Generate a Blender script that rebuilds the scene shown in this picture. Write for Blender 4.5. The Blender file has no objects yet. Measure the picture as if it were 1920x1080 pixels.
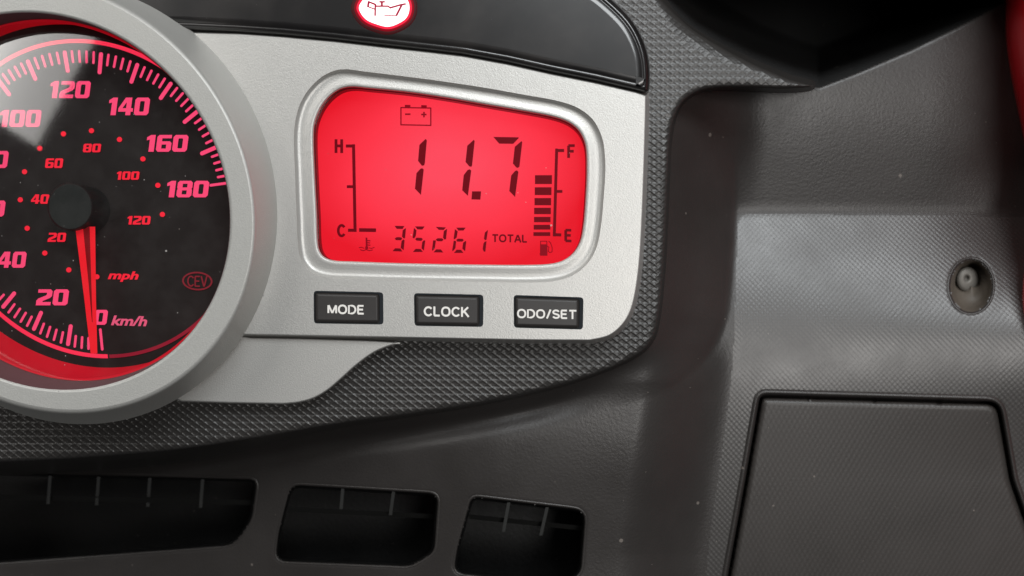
import bpy, math
import numpy as np
from mathutils import Vector, Matrix
from mathutils.geometry import tessellate_polygon

# ------------------------------------------------------------------ camera, world, lamps
S = 0.00015            # metres per photograph pixel on the bezel plane (z = 0)
D = 0.23               # camera height above that plane
sc = bpy.context.scene
COL = sc.collection
cd = bpy.data.cameras.new('camera'); cam = bpy.data.objects.new('camera', cd); COL.objects.link(cam)
cam.location = (0, 0, D); cd.sensor_width = 36.0; cd.lens = 36.0 * D / (1920 * S)
cd.clip_start = 0.005; cd.clip_end = 20
cd.dof.use_dof = True; cd.dof.focus_distance = D + 0.001; cd.dof.aperture_fstop = 10.0
sc.camera = cam
w = bpy.data.worlds.new('World'); sc.world = w; w.use_nodes = True
w.node_tree.nodes['Background'].inputs[0].default_value = (0.80, 0.90, 1.0, 1)
w.node_tree.nodes['Background'].inputs[1].default_value = 0.03

def lamp(name, loc, target, size, size_y, power, col):
    l = bpy.data.lights.new(name, 'AREA'); l.shape = 'RECTANGLE'; l.size = size; l.size_y = size_y
    l.energy = power; l.color = col
    o = bpy.data.objects.new(name, l); COL.objects.link(o); o.location = loc
    o.rotation_euler = (Vector(target) - Vector(loc)).to_track_quat('-Z', 'Y').to_euler()
    return o
lamp('window_light_key', (0.28, 0.72, 0.95), (0.03, 0, 0), 0.60, 0.46, 10.0, (0.94, 0.98, 1.0))
lamp('window_light_right', (0.31, -0.04, 0.95), (0.06, 0, 0), 0.30, 0.30, 3.4, (1.0, 0.975, 0.945))
ll = lamp('window_light_left', (-0.75, 0.865, 0.72), (-0.75, 0.865, 0), 1.0, 1.0, 10.0, (1.0, 0.98, 0.945))
ll.rotation_euler = (0, 0, math.radians(60.6))

vs = sc.view_settings
vs.view_transform = 'Standard'; vs.look = 'None'; vs.exposure = 0.0; vs.gamma = 1.0; vs.use_curve_mapping = False

# ------------------------------------------------------------------ geometry helpers (photo pixels + depth in mm -> metres)
def U(x, y, z):
    x = np.asarray(x, float); y = np.asarray(y, float); z = np.asarray(z, float) * 0.001
    k = (D - z) / D
    return np.stack(np.broadcast_arrays((x - 960) * S * k, (540 - y) * S * k, z), -1)

WLOC = {}
def thing(name, label, cat, px, group=None):
    o = bpy.data.objects.new(name, None); COL.objects.link(o)
    o.empty_display_size = 0.01
    o.location = Vector(U(*px)); WLOC[o.name] = Vector(o.location)
    o['label'] = label; o['category'] = cat
    if group: o['group'] = group
    return o

def mesh(name, V, F, mat, parent=None, smooth=False, label=None, mats=None, fmat=None):
    V = np.asarray(V, float).reshape(-1, 3)
    c = (V.min(0) + V.max(0)) / 2
    me = bpy.data.meshes.new(name)
    if isinstance(F, np.ndarray) and F.ndim == 2:
        n, k = F.shape
        me.vertices.add(len(V)); me.vertices.foreach_set('co', (V - c).astype(np.float32).ravel())
        me.loops.add(n * k); me.loops.foreach_set('vertex_index', F.astype(np.int32).ravel())
        me.polygons.add(n); me.polygons.foreach_set('loop_start', np.arange(0, n * k, k, dtype=np.int32))
        me.polygons.foreach_set('loop_total', np.full(n, k, dtype=np.int32))
        me.update(calc_edges=True); me.validate()
    else:
        me.from_pydata((V - c).tolist(), [], [list(f) for f in F]); me.update()
    me.materials.append(mat)
    if mats:
        for m in mats: me.materials.append(m)
        me.polygons.foreach_set('material_index', np.asarray(fmat, dtype=np.int32))
    if smooth is True:
        me.polygons.foreach_set('use_smooth', np.ones(len(me.polygons), dtype=bool))
    elif smooth:
        me.polygons.foreach_set('use_smooth', np.asarray(smooth, dtype=bool))
    o = bpy.data.objects.new(name, me); COL.objects.link(o)
    wl = Vector(c.tolist()); WLOC[o.name] = wl
    if parent is not None:
        o.parent = parent; o.location = wl - WLOC[parent.name]
    else:
        o.location = wl
    if label: o['label'] = label
    return o

class MB:
    """collects pieces given in photo pixels and depth"""
    def __init__(s): s.V = []; s.F = []; s.S = []; s.n = 0
    def add(s, V, F, sm=False):
        V = np.asarray(V, float).reshape(-1, 3); s.V.append(V)
        for f in F: s.F.append([i + s.n for i in f]); s.S.append(sm)
        s.n += len(V)
    def loops(s, Ls, sm=True, closed=True):
        """strip between successive loops of equal length; each loop = (N,2) px, z"""
        n = len(Ls[0][0]); V = []
        for L, z in Ls: V.append(U(L[:, 0], L[:, 1], z))
        F = []
        for a in range(len(Ls) - 1):
            for i in range(n if closed else n - 1):
                j = (i + 1) % n
                F.append([a * n + i, a * n + j, (a + 1) * n + j, (a + 1) * n + i])
        s.add(np.concatenate(V), F, sm)
    def fill(s, loops, z):
        """flat face, first loop outline, the rest holes"""
        pts = np.concatenate(loops)
        tr = tessellate_polygon([[Vector((p[0], -p[1], 0)) for p in L] for L in loops])
        F = []
        for t in tr:
            a, b, c = [pts[i] for i in t]
            cr = (b[0] - a[0]) * -(c[1] - a[1]) - (c[0] - a[0]) * -(b[1] - a[1])
            F.append(list(t) if cr > 0 else list(t)[::-1])
        s.add(U(pts[:, 0], pts[:, 1], z), F, False)
    def slab(s, poly, z, t=0.12):
        """thin printed or lit piece: flat top and side"""
        poly = np.asarray(poly, float)
        s.fill([poly], z); s.loops([(poly, z), (poly, z - t)], sm=False)
    def stroke(s, pts, width, z, t=0.12):
        pts = np.asarray(pts, float)
        for a, b in zip(pts[:-1], pts[1:]):
            d = b - a; L = np.hypot(*d) or 1; d = d / L; n = np.array([-d[1], d[0]]) * width / 2
            a2 = a - d * width * 0.3; b2 = b + d * width * 0.3
            s.slab([a2 + n, b2 + n, b2 - n, a2 - n], z, t)
    def build(s, name, mat, parent=None, label=None):
        return mesh(name, np.concatenate(s.V), s.F, mat, parent, s.S, label)

def area(P): return 0.5 * np.sum(P[:, 0] * np.roll(P[:, 1], -1) - np.roll(P[:, 0], -1) * P[:, 1])
def resample(P, n, closed=True):
    P = np.asarray(P, float)
    Q = np.vstack([P, P[:1]]) if closed else P
    L = np.r_[0, np.cumsum(np.hypot(*np.diff(Q, axis=0).T))]
    t = np.linspace(0, L[-1], n + 1)[:-1] if closed else np.linspace(0, L[-1], n)
    return np.c_[np.interp(t, L, Q[:, 0]), np.interp(t, L, Q[:, 1])]
def smooth_curve(C, closed=True, k=12):
    C = np.asarray(C, float); n = len(C); out = []
    rng = range(n) if closed else range(n - 1)
    for i in rng:
        if closed: p = [C[(i + j) % n] for j in (-1, 0, 1, 2)]
        else: p = [C[max(i - 1, 0)], C[i], C[i + 1], C[min(i + 2, n - 1)]]
        # centripetal-like: limit tangents by local chord
        for t in np.linspace(0, 1, k, endpoint=False):
            l1 = np.hypot(*(p[2] - p[1])); l0 = np.hypot(*(p[1] - p[0])) or l1; l2 = np.hypot(*(p[3] - p[2])) or l1
            m1 = (p[2] - p[0]) / (l0 + l1) * l1; m2 = (p[3] - p[1]) / (l1 + l2) * l1
            t2, t3 = t * t, t * t * t
            out.append((2 * t3 - 3 * t2 + 1) * p[1] + (t3 - 2 * t2 + t) * m1 + (-2 * t3 + 3 * t2) * p[2] + (t3 - t2) * m2)
    if not closed: out.append(C[-1])
    return np.array(out)
def offset(P, d):
    """positive d grows the closed outline"""
    t = np.roll(P, -1, 0) - np.roll(P, 1, 0); t /= np.maximum(np.hypot(*t.T), 1e-9)[:, None]
    n = np.c_[t[:, 1], -t[:, 0]]
    if area(P) < 0: n = -n
    return P + n * d
def rounded(C, r, k=6):
    C = np.asarray(C, float); out = []; n = len(C)
    rr = r if hasattr(r, '__len__') else [r] * n
    for i in range(n):
        p, a, b = C[i], C[i - 1], C[(i + 1) % n]
        u = (a - p) / np.hypot(*(a - p)); v = (b - p) / np.hypot(*(b - p))
        A, B = p + u * rr[i], p + v * rr[i]
        for t in np.linspace(0, 1, k): out.append((1 - t) ** 2 * A + 2 * t * (1 - t) * p + t * t * B)
    return np.array(out)
def ell(c, ax, ang, n=160, sc_=1.0, t0=0, t1=360):
    t = np.radians(np.linspace(t0, t1, n, endpoint=(t1 - t0) < 360)); a = math.radians(ang)
    x = ax[0] * np.cos(t - a) * sc_; y = ax[1] * np.sin(t - a) * sc_
    return np.c_[c[0] + x * math.cos(a) - y * math.sin(a), c[1] + x * math.sin(a) + y * math.cos(a)]
def sdf(px, py, P):
    """signed pixel distance to a closed outline, positive inside"""
    shp = px.shape; x = px.ravel(); y = py.ravel()
    d2 = np.full(x.shape, 1e12); ins = np.zeros(x.shape, bool)
    Q = np.roll(P, -1, 0)
    for (ax, ay), (bx, by) in zip(P, Q):
        ex, ey = bx - ax, by - ay; L = ex * ex + ey * ey
        if L < 1e-9: continue
        t = np.clip(((x - ax) * ex + (y - ay) * ey) / L, 0, 1)
        d2 = np.minimum(d2, (x - ax - t * ex) ** 2 + (y - ay - t * ey) ** 2)
        if ey != 0:
            c = ((ay > y) != (by > y)) & (x < (bx - ax) * (y - ay) / ey + ax)
            ins ^= c
    return (np.sqrt(d2) * np.where(ins, 1, -1)).reshape(shp)
def sst(a, b, x):
    t = np.clip((x - a) / (b - a), 0, 1); return t * t * (3 - 2 * t)
def prism(mb, outline, zt, zb, bev=1.6, draft=4, holes=(), hole_z=None):
    """plate with a small rounded edge, drafted sides and straight-walled holes"""
    bz = bev * 0.15
    mb.fill([offset(outline, -bev)] + [np.asarray(h) for h in holes], zt)
    mb.loops([(offset(outline, -bev), zt), (offset(outline, -bev * .35), zt - bz * .22), (outline, zt - bz)], sm=True)
    mb.loops([(outline, zt - bz), (offset(outline, draft), zb)], sm=False)
    for h in holes:
        mb.loops([(h, zt), (h, zb if hole_z is None else hole_z)], sm=False)

# ------------------------------------------------------------------ materials
def nodes(name):
    m = bpy.data.materials.new(name); m.use_nodes = True
    nt = m.node_tree; return m, nt, nt.nodes['Principled BSDF']
def N(nt, t, **kw):
    n = nt.nodes.new(t)
    for k, v in kw.items():
        if k in n.inputs: n.inputs[k].default_value = v
        else: setattr(n, k, v)
    return n
def coords(nt): return nt.nodes.new('ShaderNodeTexCoord').outputs['Object']
def mathn(nt, op, a, b=None, clamp=False):
    n = nt.nodes.new('ShaderNodeMath'); n.operation = op; n.use_clamp = clamp
    for i, v in enumerate((a, b)):
        if v is None: continue
        if isinstance(v, (int, float)): n.inputs[i].default_value = v
        else: nt.links.new(v, n.inputs[i])
    return n.outputs[0]
def mixc(nt, f, a, b):
    n = nt.nodes.new('ShaderNodeMix'); n.data_type = 'RGBA'
    if isinstance(f, (int, float)): n.inputs[0].default_value = f
    else: nt.links.new(f, n.inputs[0])
    for i, v in ((6, a), (7, b)):
        if isinstance(v, tuple): n.inputs[i].default_value = v
        else: nt.links.new(v, n.inputs[i])
    return n.outputs[2]
def noise(nt, co, scale, detail=3, rough=.55):
    n = N(nt, 'ShaderNodeTexNoise', Scale=scale, Detail=detail, Roughness=rough); nt.links.new(co, n.inputs['Vector'])
    return n.outputs['Fac']
def specks(nt, co, scale, size, keep):
    """scattered dust motes: 1 inside a mote"""
    v = N(nt, 'ShaderNodeTexVoronoi', Scale=scale, Randomness=1.0); nt.links.new(co, v.inputs['Vector'])
    sep = nt.nodes.new('ShaderNodeSeparateColor'); nt.links.new(v.outputs['Color'], sep.inputs[0])
    r = mathn(nt, 'MULTIPLY', sep.outputs[1], size)
    a = mathn(nt, 'LESS_THAN', v.outputs['Distance'], r)
    return mathn(nt, 'MULTIPLY', a, mathn(nt, 'LESS_THAN', sep.outputs[0], keep))
def bump(nt, bs, h, strength, dist):
    b = N(nt, 'ShaderNodeBump', Strength=strength, Distance=dist)
    nt.links.new(h, b.inputs['Height']); nt.links.new(b.outputs[0], bs.inputs['Normal']); return b

def silver(name, base, metal=0.45, rough=.40):
    m, nt, bs = nodes(name); co = coords(nt)
    f = noise(nt, co, 2600, 2, .6); g = noise(nt, co, 45, 3)
    c = mixc(nt, mathn(nt, 'MULTIPLY', g, .5), (*base, 1), tuple(x * .86 for x in base) + (1,))
    c = mixc(nt, mathn(nt, 'MULTIPLY', mathn(nt, 'SUBTRACT', f, .38, True), .7), c, tuple(min(1, x * 1.25) for x in base) + (1,))
    d = specks(nt, co, 160, .05, .25)
    c = mixc(nt, mathn(nt, 'MULTIPLY', d, .55), c, (.12, .11, .10, 1))
    nt.links.new(c, bs.inputs['Base Color'])
    bs.inputs['Metallic'].default_value = metal
    nt.links.new(mathn(nt, 'ADD', mathn(nt, 'MULTIPLY', f, .18), rough - .08), bs.inputs['Roughness'])
    bump(nt, bs, noise(nt, co, 2600, 2, .65), .55, .00011)
    return m
def plastic(name, base, rough=.42, grain=1100, gs=.5, gd=.00012, dust=.30, spec=.5, pattern=None):
    m, nt, bs = nodes(name); co = coords(nt)
    g = noise(nt, co, 30, 4)
    c = mixc(nt, g, (*base, 1), tuple(x * 1.7 for x in base) + (1,))
    d1 = specks(nt, co, 330, .055, dust); d2 = specks(nt, co, 95, .065, dust)
    d = mathn(nt, 'MAXIMUM', mathn(nt, 'MULTIPLY', d1, .7), mathn(nt, 'MULTIPLY', d2, .45))
    c = mixc(nt, d, c, (.30, .26, .23, 1))
    nt.links.new(c, bs.inputs['Base Color'])
    bs.inputs['Specular IOR Level'].default_value = spec
    nt.links.new(mathn(nt, 'ADD', mathn(nt, 'MULTIPLY', noise(nt, co, 60, 3), .2), rough - .1), bs.inputs['Roughness'])
    h = noise(nt, co, grain, 3, .6)
    if pattern:
        rot, sx, amp = pattern
        for k, (a, s_) in enumerate(zip(rot, sx)):
            mp = N(nt, 'ShaderNodeMapping'); mp.inputs['Rotation'].default_value = (0, 0, math.radians(a))
            nt.links.new(co, mp.inputs['Vector'])
            wv = N(nt, 'ShaderNodeTexWave', Scale=s_, Distortion=.25); wv.wave_type = 'BANDS'; wv.bands_direction = 'X'
            nt.links.new(mp.outputs[0], wv.inputs['Vector'])
            h = mathn(nt, 'ADD', h, mathn(nt, 'MULTIPLY', wv.outputs['Fac'], amp[k]))
    bump(nt, bs, h, gs, gd)
    return m
def simple(name, base, rough=.4, metal=0.0, spec=.5, coat=0.0):
    m, nt, bs = nodes(name)
    bs.inputs['Base Color'].default_value = (*base, 1); bs.inputs['Roughness'].default_value = rough
    bs.inputs['Metallic'].default_value = metal; bs.inputs['Specular IOR Level'].default_value = spec
    bs.inputs['Coat Weight'].default_value = coat; bs.inputs['Coat Roughness'].default_value = .04
    return m
def glow(name, col, strength, base=(.05, .005, .008)):
    m, nt, bs = nodes(name)
    bs.inputs['Base Color'].default_value = (*base, 1); bs.inputs['Roughness'].default_value = .5; bs.inputs['Specular IOR Level'].default_value = 0.08
    bs.inputs['Emission Color'].default_value = (*col, 1); bs.inputs['Emission Strength'].default_value = strength
    return m
def clear(name, tint=(1, 1, 1), ior=1.45, haze=0.0):
    """thin clear window: what is behind shows through, Fresnel reflections on top"""
    m = bpy.data.materials.new(name); m.use_nodes = True; nt = m.node_tree
    out = nt.nodes['Material Output']; nt.nodes.remove(nt.nodes['Principled BSDF'])
    tr = N(nt, 'ShaderNodeBsdfTransparent'); tr.inputs[0].default_value = (*tint, 1)
    gl = N(nt, 'ShaderNodeBsdfGlossy'); gl.inputs['Roughness'].default_value = .055
    fr = N(nt, 'ShaderNodeFresnel', IOR=ior)
    mx = N(nt, 'ShaderNodeMixShader'); nt.links.new(fr.outputs[0], mx.inputs[0])
    nt.links.new(tr.outputs[0], mx.inputs[1]); nt.links.new(gl.outputs[0], mx.inputs[2])
    co = coords(nt)
    df = N(nt, 'ShaderNodeBsdfDiffuse'); df.inputs[0].default_value = (.55, .52, .50, 1)
    m2 = N(nt, 'ShaderNodeMixShader')
    d = mathn(nt, 'MAXIMUM', mathn(nt, 'MULTIPLY', specks(nt, co, 420, .065, .5), .5), mathn(nt, 'MULTIPLY', specks(nt, co, 150, .05, .6), .5))
    d = mathn(nt, 'ADD', d, mathn(nt, 'MULTIPLY', mathn(nt, 'SUBTRACT', noise(nt, co, 110, 5, .65), .42, True), haze))
    nt.links.new(d, m2.inputs[0]); nt.links.new(mx.outputs[0], m2.inputs[1]); nt.links.new(df.outputs[0], m2.inputs[2])
    nt.links.new(m2.outputs[0], out.inputs['Surface'])
    return m

M_SILVER = silver('silver_paint', (.51, .50, .478))
M_RING = silver('silver_ring_paint', (.455, .45, .427), .35, .46)
M_KNURL = plastic('knurled_black_plastic', (.023, .0212, .020), .36, 1500, .25, .00008, .3)
M_DASH = plastic('grained_black_plastic', (.0245, .0218, .0205), .39, 1150, .55, .00015, .6)
M_RIB = plastic('ribbed_black_plastic', (.028, .0255, .024), .38, 1500, .40, .00008, .45, .75, pattern=((-42, 42), (250, 250), (.8, .35)))
M_LID = plastic('woven_black_plastic', (.028, .0245, .0225), .44, 1500, .34, .00008, .5, pattern=((-28, 28), (215, 215), (.6, .6)))
M_GAP = plastic('blackened_gap_skin', (.010, .010, .010), .85, 900, .5, .00015, .3, .2)  # blacker, rougher skin that paints in the shade of the gap
M_VENT = plastic('black_vent_plastic', (.0045, .0043, .0042), .5, 700, .4, .0002, .6, .3)
M_RECESS = simple('dusty_recess', (.11, .092, .074), .55)
M_BAR = simple('vent_bar', (.022, .022, .021), .3)
M_FIN = simple('vent_fin', (.06, .06, .058), .28)
M_GROOVE = simple('dark_groove', (.008, .008, .008), .6)
M_BUTTON = plastic('black_rubber', (.022, .0195, .0185), .50, 2500, .15, .00005, .3)
M_WHITE = simple('white_lettering', (.80, .77, .73), .5)
M_LENS = None
M_DIAL = plastic('dial_black', (.010, .0080, .0074), .6, 2000, .1, .00004, .35, .15)
M_PINK = glow('lit_pink_marking', (1.0, .068, .19), 1.0)
M_RED = glow('lit_red_marking', (1.0, .016, .040), .95)
M_ARC = glow('lit_arc', (1.0, .030, .085), 1.0)
M_ARCDIM = glow('dim_arc', (1.0, .03, .09), .22)
M_MARK = glow('dim_mark', (1.0, .08, .12), .16)
M_WALL = glow('red_light_guide', (1.0, .004, .018), .24, (.35, .01, .02))
M_INNERWALL = simple('wall_glow_shade', (.075, .018, .022), .75)  # red glow and shade on the ring's inner wall put into base colour
M_NEEDLE = glow('red_needle', (1.0, .010, .025), .43, (.5, .01, .015))
M_NEEDLE2 = glow('dark_red_needle', (1.0, .01, .02), .10, (.1, .006, .008))
M_SEG = glow('dark_segment', (1.0, .0, .03), .15, (.006, .001, .002))
M_ICON = glow('thin_segment', (1.0, .0, .03), .23, (.04, .002, .004))
M_HUB = plastic('hub_black', (.009, .0105, .0095), .55, 2000, .2, .00005, .5, .25)
M_RIMBLK = simple('black_rim', (.02, .012, .012), .25)
M_GLASS = clear('gauge_window', (.98, .97, .97), 1.62, .05)
M_DGLASS = clear('display_window', (.99, .985, .985), 1.4, .0)
M_STEEL = simple('screw_steel', (.17, .158, .142), .55, .35)
M_REDBODY = simple('red_bodywork', (.72, .012, .02), .25, 0, .5, .6)

# smoked lens
m, nt, bs = nodes('smoked_lens'); co = coords(nt)
bs.inputs['Roughness'].default_value = .28
bs.inputs['Coat Weight'].default_value = .5; bs.inputs['Coat Roughness'].default_value = .03
d = mathn(nt, 'MAXIMUM', mathn(nt, 'MULTIPLY', specks(nt, co, 500, .06, .3), .4), mathn(nt, 'MULTIPLY', mathn(nt, 'SUBTRACT', noise(nt, co, 60, 4, .6), .45, True), .25))
nt.links.new(mixc(nt, d, (.010, .009, .009, 1), (.22, .195, .18, 1)), bs.inputs['Base Color'])
bump(nt, bs, noise(nt, co, 40, 1), .12, .0006)
M_LENS = m

# back-lit display: brighter in the middle where the diodes sit, redder to the edges
m, nt, bs = nodes('red_backlit_display'); co = coords(nt)
mp = N(nt, 'ShaderNodeMapping'); mp.inputs['Scale'].default_value = (1 / .043, 1 / .030, 0)
mp.inputs['Location'].default_value = (.02, -.10, 0)
nt.links.new(co, mp.inputs['Vector'])
ln = nt.nodes.new('ShaderNodeVectorMath'); ln.operation = 'LENGTH'; nt.links.new(mp.outputs[0], ln.inputs[0])
f = mathn(nt, 'ADD', mathn(nt, 'MULTIPLY', ln.outputs['Value'], 1.0), mathn(nt, 'MULTIPLY', mathn(nt, 'SUBTRACT', noise(nt, co, 35, 2), .5), .25))
rp = nt.nodes.new('ShaderNodeValToRGB'); nt.links.new(f, rp.inputs[0])
e = rp.color_ramp.elements
e[0].position = .15; e[0].color = (1.0, .070, .112, 1)
e[1].position = 1.15; e[1].color = (.82, .008, .020, 1)
x = rp.color_ramp.elements.new(.65); x.color = (1.0, .034, .062, 1)
nt.links.new(rp.outputs[0], bs.inputs['Emission Color']); bs.inputs['Emission Strength'].default_value = 1.0
bs.inputs['Base Color'].default_value = (.03, .002, .004, 1); bs.inputs['Roughness'].default_value = .5; bs.inputs['Specular IOR Level'].default_value = .05
M_LCD = m

# ------------------------------------------------------------------ outlines traced in photo pixels
SURR = smooth_curve([(1090, -160), (1185, -60), (1240, 0), (1300, 56), (1400, 114), (1478, 148), (1520, 161), (1470, 166), (1400, 163),
    (1335, 165), (1300, 176), (1274, 200), (1259, 245), (1253, 320), (1249, 420), (1243, 520), (1234, 600), (1224, 635),
    (1200, 662), (1140, 692), (1050, 722), (900, 756), (760, 778), (640, 794), (500, 818), (330, 843), (150, 858), (0, 866),
    (-160, 868), (-160, 400), (-160, -160)], True, 10)
# (the last three corners lie outside the picture)
VOID = np.array([(1120, -140), (1185, -62), (1240, -2), (1300, 52), (1400, 108), (1480, 142), (1535, 160), (1600, 135), (1700, 92), (1810, 38), (1920, -20), (2150, -140), (2150, -320), (1100, -320)], float)
def under_ring(x0, y0, x1, y1, s_=.985, k=40):
    """arc just inside the foot of the gauge ring from one pixel to another"""
    P = ell((134.5, 380.8), (418.3, 381.8), -109, 720, s_)
    a = np.argmin(np.hypot(P[:, 0] - x0, P[:, 1] - y0)); b = np.argmin(np.hypot(P[:, 0] - x1, P[:, 1] - y1))
    n_ = (b - a + 360) % 720 - 360
    return P[(a + np.linspace(0, n_, k).astype(int)) % 720]
PLATE_TOP = [ (450, 64), (532, 70), (630, 79), (723, 90), (800, 98), (867, 106), (950, 121), (1035, 140), (1115, 156), (1193, 174), (1211, 180)]
PLATE = np.array(PLATE_TOP + [tuple(p) for p in smooth_curve([(1211, 180), (1210, 230), (1207, 330), (1203, 430), (1198, 500), (1190, 555), (1180, 588), (1164, 612), (1140, 630), (1105, 638)], False, 6)[1:]]
                 + [(1000, 637.5), (850, 634.5), (700, 631.5), (570, 629)]
                 + [tuple(p) for p in under_ring(452, 627, 350, 66)], float)
PLATE = resample(PLATE, 420)
TRIM = np.vstack([[(470, 633.5), (560, 635), (690, 639), (752, 643)], smooth_curve([(752, 643), (728, 649), (700, 661), (668, 684), (640, 709), (614, 731), (588, 746), (560, 754), (530, 757)], False, 6)[1:], [(430, 755), (340, 752)], under_ring(325, 745, 452, 633)])
TRIM = resample(TRIM, 260)
LCDO = smooth_curve([(594, 400), (590, 320), (588, 262), (590, 232), (600, 205), (615, 184), (636, 168), (658, 163), (690, 165.5), (765, 173), (840, 184), (915, 197), (985, 209),
    (1040, 220), (1068, 231), (1087, 248), (1098, 275), (1100, 320), (1098, 370), (1094, 420), (1087, 454), (1072, 477), (1048, 491), (1010, 496),
    (900, 496), (760, 493.5), (660, 490), (625, 488), (606, 480), (597, 462)], True, 8)
RIMO = smooth_curve([(556, 400), (553, 320), (551, 262), (554, 225), (564, 192), (582, 164), (608, 141), (640, 130), (690, 135), (765, 144), (840, 154), (915, 165.5), (985, 178),
    (1045, 189), (1085, 203), (1113, 226), (1130, 262), (1135, 310), (1132, 370), (1126, 430), (1117, 468), (1098, 498), (1066, 520), (1020, 529),
    (900, 528.5), (760, 526), (660, 523), (610, 520), (580, 508), (562, 480)], True, 8)
LENS = np.vstack([[(215, 30), (300, 55), (364, 57), (450, 61), (532, 66.5), (630, 75.5), (723, 86), (800, 94.5), (867, 102), (950, 117), (1035, 136), (1115, 152), (1193, 170)],
    smooth_curve([(1193, 170), (1212, 174), (1217, 168), (1218, 130), (1213, 96), (1200, 62), (1182, 34), (1155, 6), (1120, -22), (1060, -52), (960, -78)], False, 8)[1:], [(700, -100), (420, -100), (215, -100)]])
LENS = resample(LENS, 420)
LIDO = np.vstack([rounded([(1340, 1240), (1364, 1075), (1395, 905), (1424, 739), (1874, 752), (1886, 820), (1900, 900), (1935, 1000), (2000, 1240)], [2, 2, 2, 14, 24, 8, 8, 8, 2], 5)])
VENTS = [rounded([(-90, 884), (482, 899), (472, 975), (440, 1022), (-90, 1062)], [4, 12, 14, 20, 4], 5),
         rounded([(545, 909), (822, 926), (814, 1036), (770, 1062), (516, 1052), (522, 1000)], [18, 18, 14, 14, 20, 10], 5),
         rounded([(884, 931), (1098, 957), (1089, 1076), (1050, 1098), (850, 1074), (858, 1025)], [14, 22, 16, 14, 20, 10], 5)]
HOLE = ell((1821, 536), (49, 39), 92, 48)

# ------------------------------------------------------------------ depth of the dashboard skin (mm)
def edge_r(x, y): return 12 + 30 * sst(150, 60, y) * sst(1220, 1300, x)
_yy = np.arange(-400., 1500.); _k = np.hanning(41); _k /= _k.sum()
_zz = np.interp(_yy, [-200, 100, 170, 250, 330, 385, 398, 430, 480, 540, 620, 720, 900, 1300],
                     [-29, -30, -31, -33.6, -37.0, -39.3, -39.6, -38.2, -35.9, -33.4, -31.2, -30.4, -32.0, -36])
_k2 = np.hanning(181); _k2 /= _k2.sum()
_za = np.convolve(np.pad(_zz, 20, 'edge'), _k, 'valid'); _zb = np.convolve(np.pad(_zz, 90, 'edge'), _k2, 'valid')
_w = sst(405, 480, _yy) + sst(340, 260, _yy)
ZRZ = _za * (1 - _w) + _zb * _w; ZRY = _yy
def z_panel(x, y, dout=None, v=None):
    if dout is None: dout = -sdf(x, y, SURR)
    if v is None: v = sdf(x, y, VOID)
    zr = np.interp(y, ZRY, ZRZ)
    zb = -17 - 4.5 * sst(800, 1100, y) - 30 * sst(950, 150, x)
    wb = 1 - (1 - sst(570, 840, y)) * sst(1020, 1240, x)
    side = sst(1215, 1385, x + np.clip(y - 640, 0, 400) * .16)
    zt = zb * (1 - side) + zr * side
    zt = np.where(y < 600, zr, zt * sst(600, 720, y) + zr * (1 - sst(600, 720, y)))
    W = 124 * (1 - wb) + 62 * wb
    # beside the cluster the flank is measured across, so it does not follow the forward lobe
    across = x - np.interp(y, [-200, 250, 320, 420, 520], [1258, 1258, 1253, 1249, 1243])
    wy = sst(430, 330, y)
    dd = np.clip(across, 0, None) * wy + np.clip(dout, 0, None) * (1 - wy)
    t = dd / W
    # fillets: a straight flank with a crisp foot to the right, a hollow curve below
    fr = np.minimum(t, 1); fr = np.where(t < .92, t * .98, np.minimum(1, .9016 + (1 - (1 - np.clip((t - .92) / .16, 0, 1)) ** 2) * .0984))
    fb = 1 - (1 - np.minimum(t, 1)) ** 2.3
    so = sst(420, 260, y); fr = fr * (1 - so) + (1 - (1 - np.minimum(t / 1.5, 1)) ** 2.0) * so
    f = fr * (1 - wb) + fb * wb
    z0 = -13.0
    z = z0 + (zt - z0) * f
    z = z - 85 * sst(-10, 70, v) ** 1.2
    z = z - 3.2 * wb * sst(1230, 980, x) * np.exp(-((dout - 30) / 23) ** 2)
    # the right-hand panel is dished: it climbs towards the side, and rolls away above the fold
    u_ = np.clip(x - 1390, 0, 560)
    z = z + .5 * .174 * (.065 * u_ + .00019 * u_ ** 2) * sst(385, 640, y) * (1 - .5 * sst(640, 900, y))
    z = z - 3.5 * (np.clip(x - 1740, 0, 400) / 180) ** 2 * sst(400, 300, y)
    return z
def z_surround(x, y, d):
    """d: pixels inside the outline"""
    r = edge_r(x, y)
    e = np.clip(1 - d / r, 0, 1)
    z = -8.0 - 1.4 * (1 - np.sqrt(np.clip(1 - e * e, 0, 1))) * (r / 12) ** .5 - (1.05 + 1.5 * sst(270, 205, y) * sst(1250, 1300, x)) * np.clip(-d, 0, None)
    # knurl: crossing raised ribs with a sloped facet inside every diamond
    u = x / 17.4 + y / 13.2; q = x / 17.4 - y / 13.2
    du = np.abs(u - np.round(u)); dq = np.abs(q - np.round(q))
    rib = np.clip(1 - np.minimum(du, dq) / .115, 0, 1)
    fy = ((y / 13.2 - np.floor(y / 13.2)))
    amp = (1 - .55 * sst(300, 190, y)) * np.clip((d + 1) / 7, 0, 1)
    return z + amp * (.36 * rib + .20 * (1 - fy) - .22)

# ------------------------------------------------------------------ dashboard
dash = thing('dashboard', 'black textured plastic scooter dashboard surrounding the silver instrument cluster', 'dashboard', (1300, 900, -40))

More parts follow.
